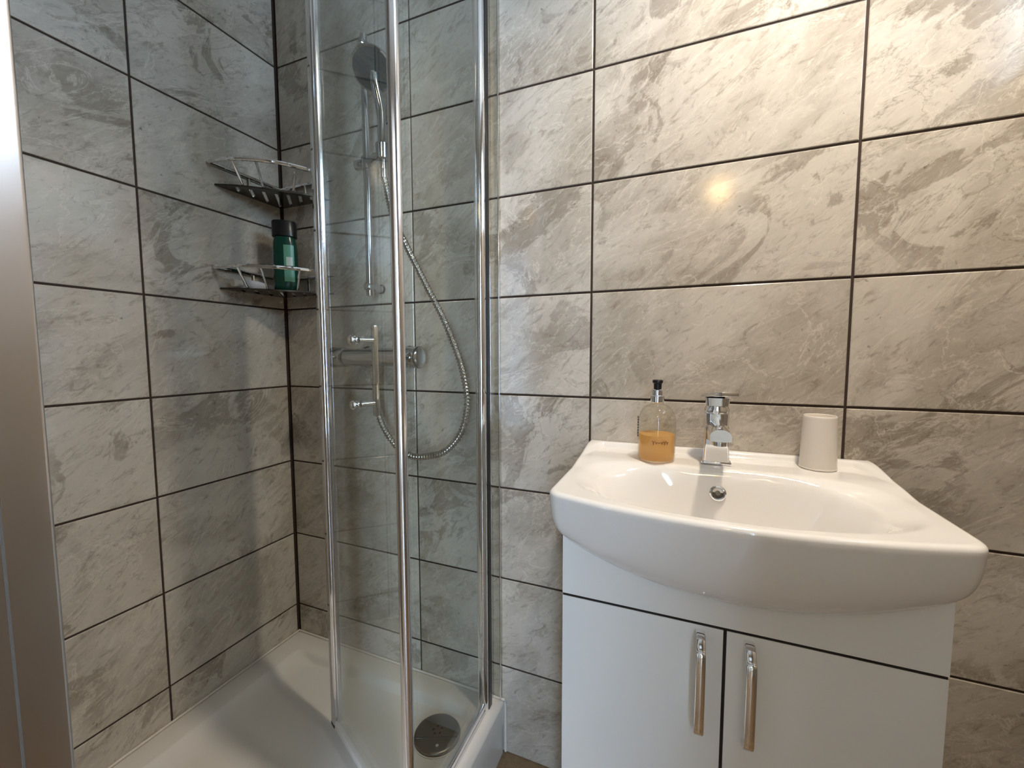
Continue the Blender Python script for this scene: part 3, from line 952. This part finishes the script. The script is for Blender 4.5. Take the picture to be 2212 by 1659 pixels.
basin = thing('washbasin', (BC, -0.7, VZ), 'white ceramic washbasin with bowed front on the vanity cabinet', 'basin')
bm = NB()
nx, ny = 120, 96
def cosp(i, n, k=0.55):
    t = i / n
    return (1 - k) * t + k * (0.5 - 0.5 * math.cos(math.pi * t))
grid = []
for i in range(nx + 1):
    x = BX0 + INS + (BX1 - BX0 - 2 * INS) * cosp(i, nx, 0.8)
    xo = BC + (x - BC) * BH / (BH - INS)
    yf = front_y(xo) + INS
    col = []
    for j in range(ny + 1):
        y = -0.004 + (yf + 0.004) * cosp(j, ny, 0.45)
        col.append(bm.verts.new((x, y, top_z(x, y))))
    grid.append(col)
for i in range(nx):
    for j in range(ny):
        bm.faces.new([grid[i][j], grid[i][j + 1], grid[i + 1][j + 1], grid[i + 1][j]])
# skirt: left side, front, right side
bd = [grid[0][j] for j in range(ny + 1)] + [grid[i][ny] for i in range(1, nx + 1)] + [grid[nx][j] for j in range(ny - 1, -1, -1)]
kinds = ['L'] * ny + ['F'] * (nx + 1) + ['R'] * ny
prof_rows = []
NR = 26
for v, kd in zip(bd, kinds):
    x, y, z = v.co
    xo = BC + (x - BC) * BH / (BH - INS)
    if kd == 'F': outer = Vector((xo, front_y(xo), 0))
    else: outer = Vector((BX0 if kd == 'L' else BX1, min(-0.004, y * (front_y(xo) / (front_y(xo) + INS))), 0))
    # foot of the skirt on the cabinet
    fx = 5.095 + (xo - BC) / BH * 1.003
    if kd == 'F': foot = Vector((fx, VY - 0.002, contour(fx)))
    else: foot = Vector((fx, max(VY - 0.002, outer.y * 0.955), 2.222))
    row = [v]
    for k in range(1, 5):                       # rounded rim
        a_ = math.pi / 2 * k / 4
        q = Vector((x, y, 0)).lerp(outer, math.sin(a_))
        row.append(bm.verts.new((q.x, q.y, z - INS * (1 - math.cos(a_)))))
    ztop = z - INS
    for k in range(1, NR + 1):
        t = math.sin(math.pi / 2 * k / NR)
        h = 1 - (max(0, 1 - t ** 2.7)) ** (1 / 2.2)
        h = 0.90 * h + 0.10 * t
        q = outer.lerp(foot, h)
        row.append(bm.verts.new((q.x, q.y, ztop + (foot.z - ztop) * t)))
    prof_rows.append(row)
for A_, B_ in zip(prof_rows, prof_rows[1:]):
    for k in range(len(A_) - 1):
        bm.faces.new([A_[k], B_[k], B_[k + 1], A_[k + 1]])
# underside, inside the cabinet
last = [r_[-1] for r_ in prof_rows]
mid_ = []
for v in last:
    q = Vector((BC, -0.75, 0)).lerp(Vector((v.co.x, v.co.y, 0)), 0.93 if v.co.y > VY + 0.02 else 0.90)
    mid_.append(bm.verts.new((q.x, min(-0.004, q.y), 1.96 if v.co.z > 2.0 else 1.95)))
for k in range(len(last) - 1):
    bm.faces.new([last[k], last[k + 1], mid_[k + 1], mid_[k]])
bm.faces.new(mid_)
to_obj('basin_bowl', bm, 'ceramic', basin, smooth=60)
# overflow ring in the back of the bowl
ofz = 2.365
yy = -0.47
while top_z(5.086, yy) > ofz and yy > -0.9: yy -= 0.002
nrm = Vector((0, -1, 0.45)).normalized()
oc = Vector((5.086, yy, ofz)) - nrm * 0.004
ov = to_obj('overflow_ring', lathe(NB(), [(0.036, 0.0), (0.036, 0.012), (0.040, 0.018), (0.050, 0.020), (0.058, 0.014), (0.060, 0.0)], oc, nrm, 32, cap0=False, cap1=False), 'chrome', basin)
to_obj('overflow_hole', lathe(NB(), [(0.0, 0.004), (0.037, 0.004)], oc, nrm, 24, cap0=False, cap1=False), 'black', ov)
to_obj('overflow_boss', lathe(NB(), [(0.020, 0.004), (0.018, 0.012), (0.0, 0.014)], oc, nrm, 20, cap1=False), 'steel', ov)

DECK = lambda x, y: top_z(x, y)

# ================================================================== tap
tx, ty = 5.08, -0.275
tz = DECK(tx, ty) + 0.002
tap = thing('basin_tap', (tx, ty, tz), 'chrome single-lever mixer tap on the basin ledge', 'tap')
bm = NB()
box(bm, tx - 0.108, tx + 0.108, ty - 0.105, ty + 0.105, tz, tz + 0.022, 0.006)
to_obj('base_plate', bm, 'chrome', tap)
def frustum(bm, x, y, z0, z1, w0, d0, w1, d1, r0=0.03):
    A_ = [bm.verts.new((a_, b2, z0)) for a_, b2 in rrect(x, y, w0, d0, r0, 0, 4)]
    B_ = [bm.verts.new((a_, b2, z1)) for a_, b2 in rrect(x, y, w1, d1, r0, 0, 4)]
    m_ = len(A_)
    for k in range(m_): bm.faces.new([A_[k], A_[(k + 1) % m_], B_[(k + 1) % m_], B_[k]])
    bm.faces.new(list(reversed(A_))); bm.faces.new(B_)
bm = NB()
frustum(bm, tx, ty, tz + 0.02, tz + 0.30, 0.19, 0.19, 0.172, 0.18, 0.02)
frustum(bm, tx, ty + 0.005, tz + 0.30, tz + 0.40, 0.172, 0.18, 0.18, 0.18, 0.05)
to_obj('body', bm, 'chrome', tap)
# spout: arched section running forward
bm = NB()
def arch(w, h, n=10):
    pts = [(-w / 2, -h / 2), (w / 2, -h / 2)]
    for i in range(n + 1):
        a_ = math.pi * i / n
        pts.append((w / 2 * math.cos(a_), h * 0.0 + h * 0.55 * math.sin(a_)))
    return pts
secs = []
for k, (dy, zc, w, h) in enumerate([(0.0, 0.27, 0.15, 0.16), (-0.12, 0.275, 0.15, 0.14), (-0.26, 0.285, 0.148, 0.115), (-0.38, 0.29, 0.146, 0.095), (-0.425, 0.288, 0.140, 0.082)]):
    secs.append([bm.verts.new((tx + px_, ty + dy, tz + zc + pz_)) for px_, pz_ in arch(w, h)])
for A_, B_ in zip(secs, secs[1:]):
    m_ = len(A_)
    for k in range(m_): bm.faces.new([A_[k], A_[(k + 1) % m_], B_[(k + 1) % m_], B_[k]])
bm.faces.new(secs[0]); bm.faces.new(list(reversed(secs[-1])))
sp = to_obj('spout', bm, 'chrome', tap, smooth=40)
to_obj('aerator', lathe(NB(), [(0.045, 0.0), (0.052, -0.006), (0.052, -0.035), (0.04, -0.04)], (tx, ty - 0.36, tz + 0.246), (0, 0, 1), 20), 'chrome', sp)
to_obj('aerator_mesh', lathe(NB(), [(0.038, 0.0), (0.02, -0.002), (0.0, -0.002)], (tx, ty - 0.36, tz + 0.2055), (0, 0, 1), 18, cap0=False, cap1=False), 'black', sp)
to_obj('cartridge_collar', lathe(NB(), [(0.092, 0.0), (0.096, 0.012), (0.092, 0.03), (0.082, 0.05), (0.080, 0.06)], (tx, ty + 0.01, tz + 0.40), (0, 0, 1), 28), 'chrome', tap)
bm = NB()
frustum(bm, tx, ty + 0.01, tz + 0.462, tz + 0.525, 0.165, 0.165, 0.18, 0.17, 0.03)
lv = to_obj('lever', bm, 'chrome', tap)
tmp = NB()
box(tmp, -0.088, 0.088, -0.17, 0.09, -0.018, 0.018, 0.010)
for v in tmp.verts:
    if v.co.y < -0.1: v.co.x *= 0.86
bm = NB()
join(bm, tmp, Matrix.Translation((tx, ty + 0.01, tz + 0.545)) @ Matrix.Rotation(math.radians(28), 4, 'Z') @ Matrix.Rotation(math.radians(-7), 4, 'X'))
to_obj('lever_plate', bm, 'chrome', lv)

# ================================================================== soap dispenser
sx_, sy_ = 4.63, -0.365
sz = DECK(sx_, sy_) + 0.002
soap = thing('soap_dispenser', (sx_, sy_, sz), 'clear pump bottle half full of amber soap on the basin ledge', 'soap bottle')
R0 = 0.148
outer = [(R0 - 0.02, 0.0), (R0 - 0.004, 0.008), (R0, 0.025), (R0, 0.32), (R0 - 0.004, 0.355), (R0 - 0.014, 0.388), (R0 - 0.032, 0.42), (R0 - 0.058, 0.445), (0.06, 0.462), (0.044, 0.470), (0.042, 0.485)]
to_obj('bottle', lathe(NB(), outer, (sx_, sy_, sz), n=48, cap1=False), 'bottleglass', soap, smooth=60)
rl = R0 - 0.008
to_obj('liquid', lathe(NB(), [(0.0, 0.008), (rl - 0.016, 0.009), (rl - 0.003, 0.016), (rl, 0.03), (rl, 0.215), (rl - 0.02, 0.216), (0.0, 0.216)], (sx_, sy_, sz), n=48, cap0=False, cap1=False), 'soap', soap, smooth=60)
to_obj('pump_collar', lathe(NB(), [(0.050, 0.0), (0.055, 0.006), (0.055, 0.055), (0.050, 0.060), (0.044, 0.062), (0.044, 0.105), (0.038, 0.11)], (sx_, sy_, sz + 0.475), n=32), 'chrome', soap)
bm = NB()
lathe(bm, [(0.030, 0.0), (0.032, 0.045), (0.042, 0.055), (0.042, 0.072), (0.034, 0.078)], (sx_, sy_, sz + 0.585), n=28)
pump = to_obj('pump_head', bm, 'black', soap)
to_obj('pump_nozzle', tube(NB(), [(sx_, sy_ + 0.02, sz + 0.646), (sx_ - 0.004, sy_ + 0.08, sz + 0.646), (sx_ - 0.006, sy_ + 0.115, sz + 0.634)], [0.014, 0.012, 0.010], 10), 'black', pump)
# print on the bottle
def on_bottle(a_deg, h, rad=R0 + 0.0015):
    a_ = math.radians(a_deg)
    return Vector((sx_ + rad * math.cos(a_), sy_ + rad * math.sin(a_), sz + h))
def script(a0, a1, h, amp, waves, nn=70):
    pts = []
    for i in range(nn + 1):
        t = i / nn
        pts.append(on_bottle(a0 + (a1 - a0) * t + 1.6 * math.sin(2 * math.pi * waves * t), h + amp * math.cos(2 * math.pi * waves * t) * (0.6 + 0.4 * math.sin(9 * t + 1))))
    return pts
to_obj('brand_script', tube(NB(), script(-100, -50, 0.165, 0.016, 6), 0.0028, 5), 'ink', soap)
bm = NB()
for k in range(8):
    h = 0.19 + 0.022 * k
    tube(bm, [on_bottle(-172, h), on_bottle(-168, h + 0.013), on_bottle(-164, h)], 0.004, 5)
to_obj('side_print', bm, 'darkink', soap)

# ================================================================== tumbler
ux, uy = 5.792, -0.185
uz = DECK(ux, uy) + 0.002
cup = thing('tumbler', (ux, uy, uz), 'plain white tumbler turned upside down on the basin ledge', 'tumbler')
to_obj('cup_wall', lathe(NB(), [(0.112, 0.0), (0.119, 0.004), (0.119, 0.02), (0.116, 0.14), (0.108, 0.39), (0.107, 0.402), (0.103, 0.406), (0.098, 0.403), (0.096, 0.39), (0.095, 0.335), (0.085, 0.330), (0.0, 0.330)], (ux, uy, uz), n=48, cap1=False), 'cup', cup, smooth=45)
to_obj('cup_lip', lathe(NB(), [(0.117, 0.0), (0.122, 0.004), (0.122, 0.012), (0.118, 0.016)], (ux, uy, uz), n=48, cap0=False, cap1=False), 'cup', cup, smooth=45)
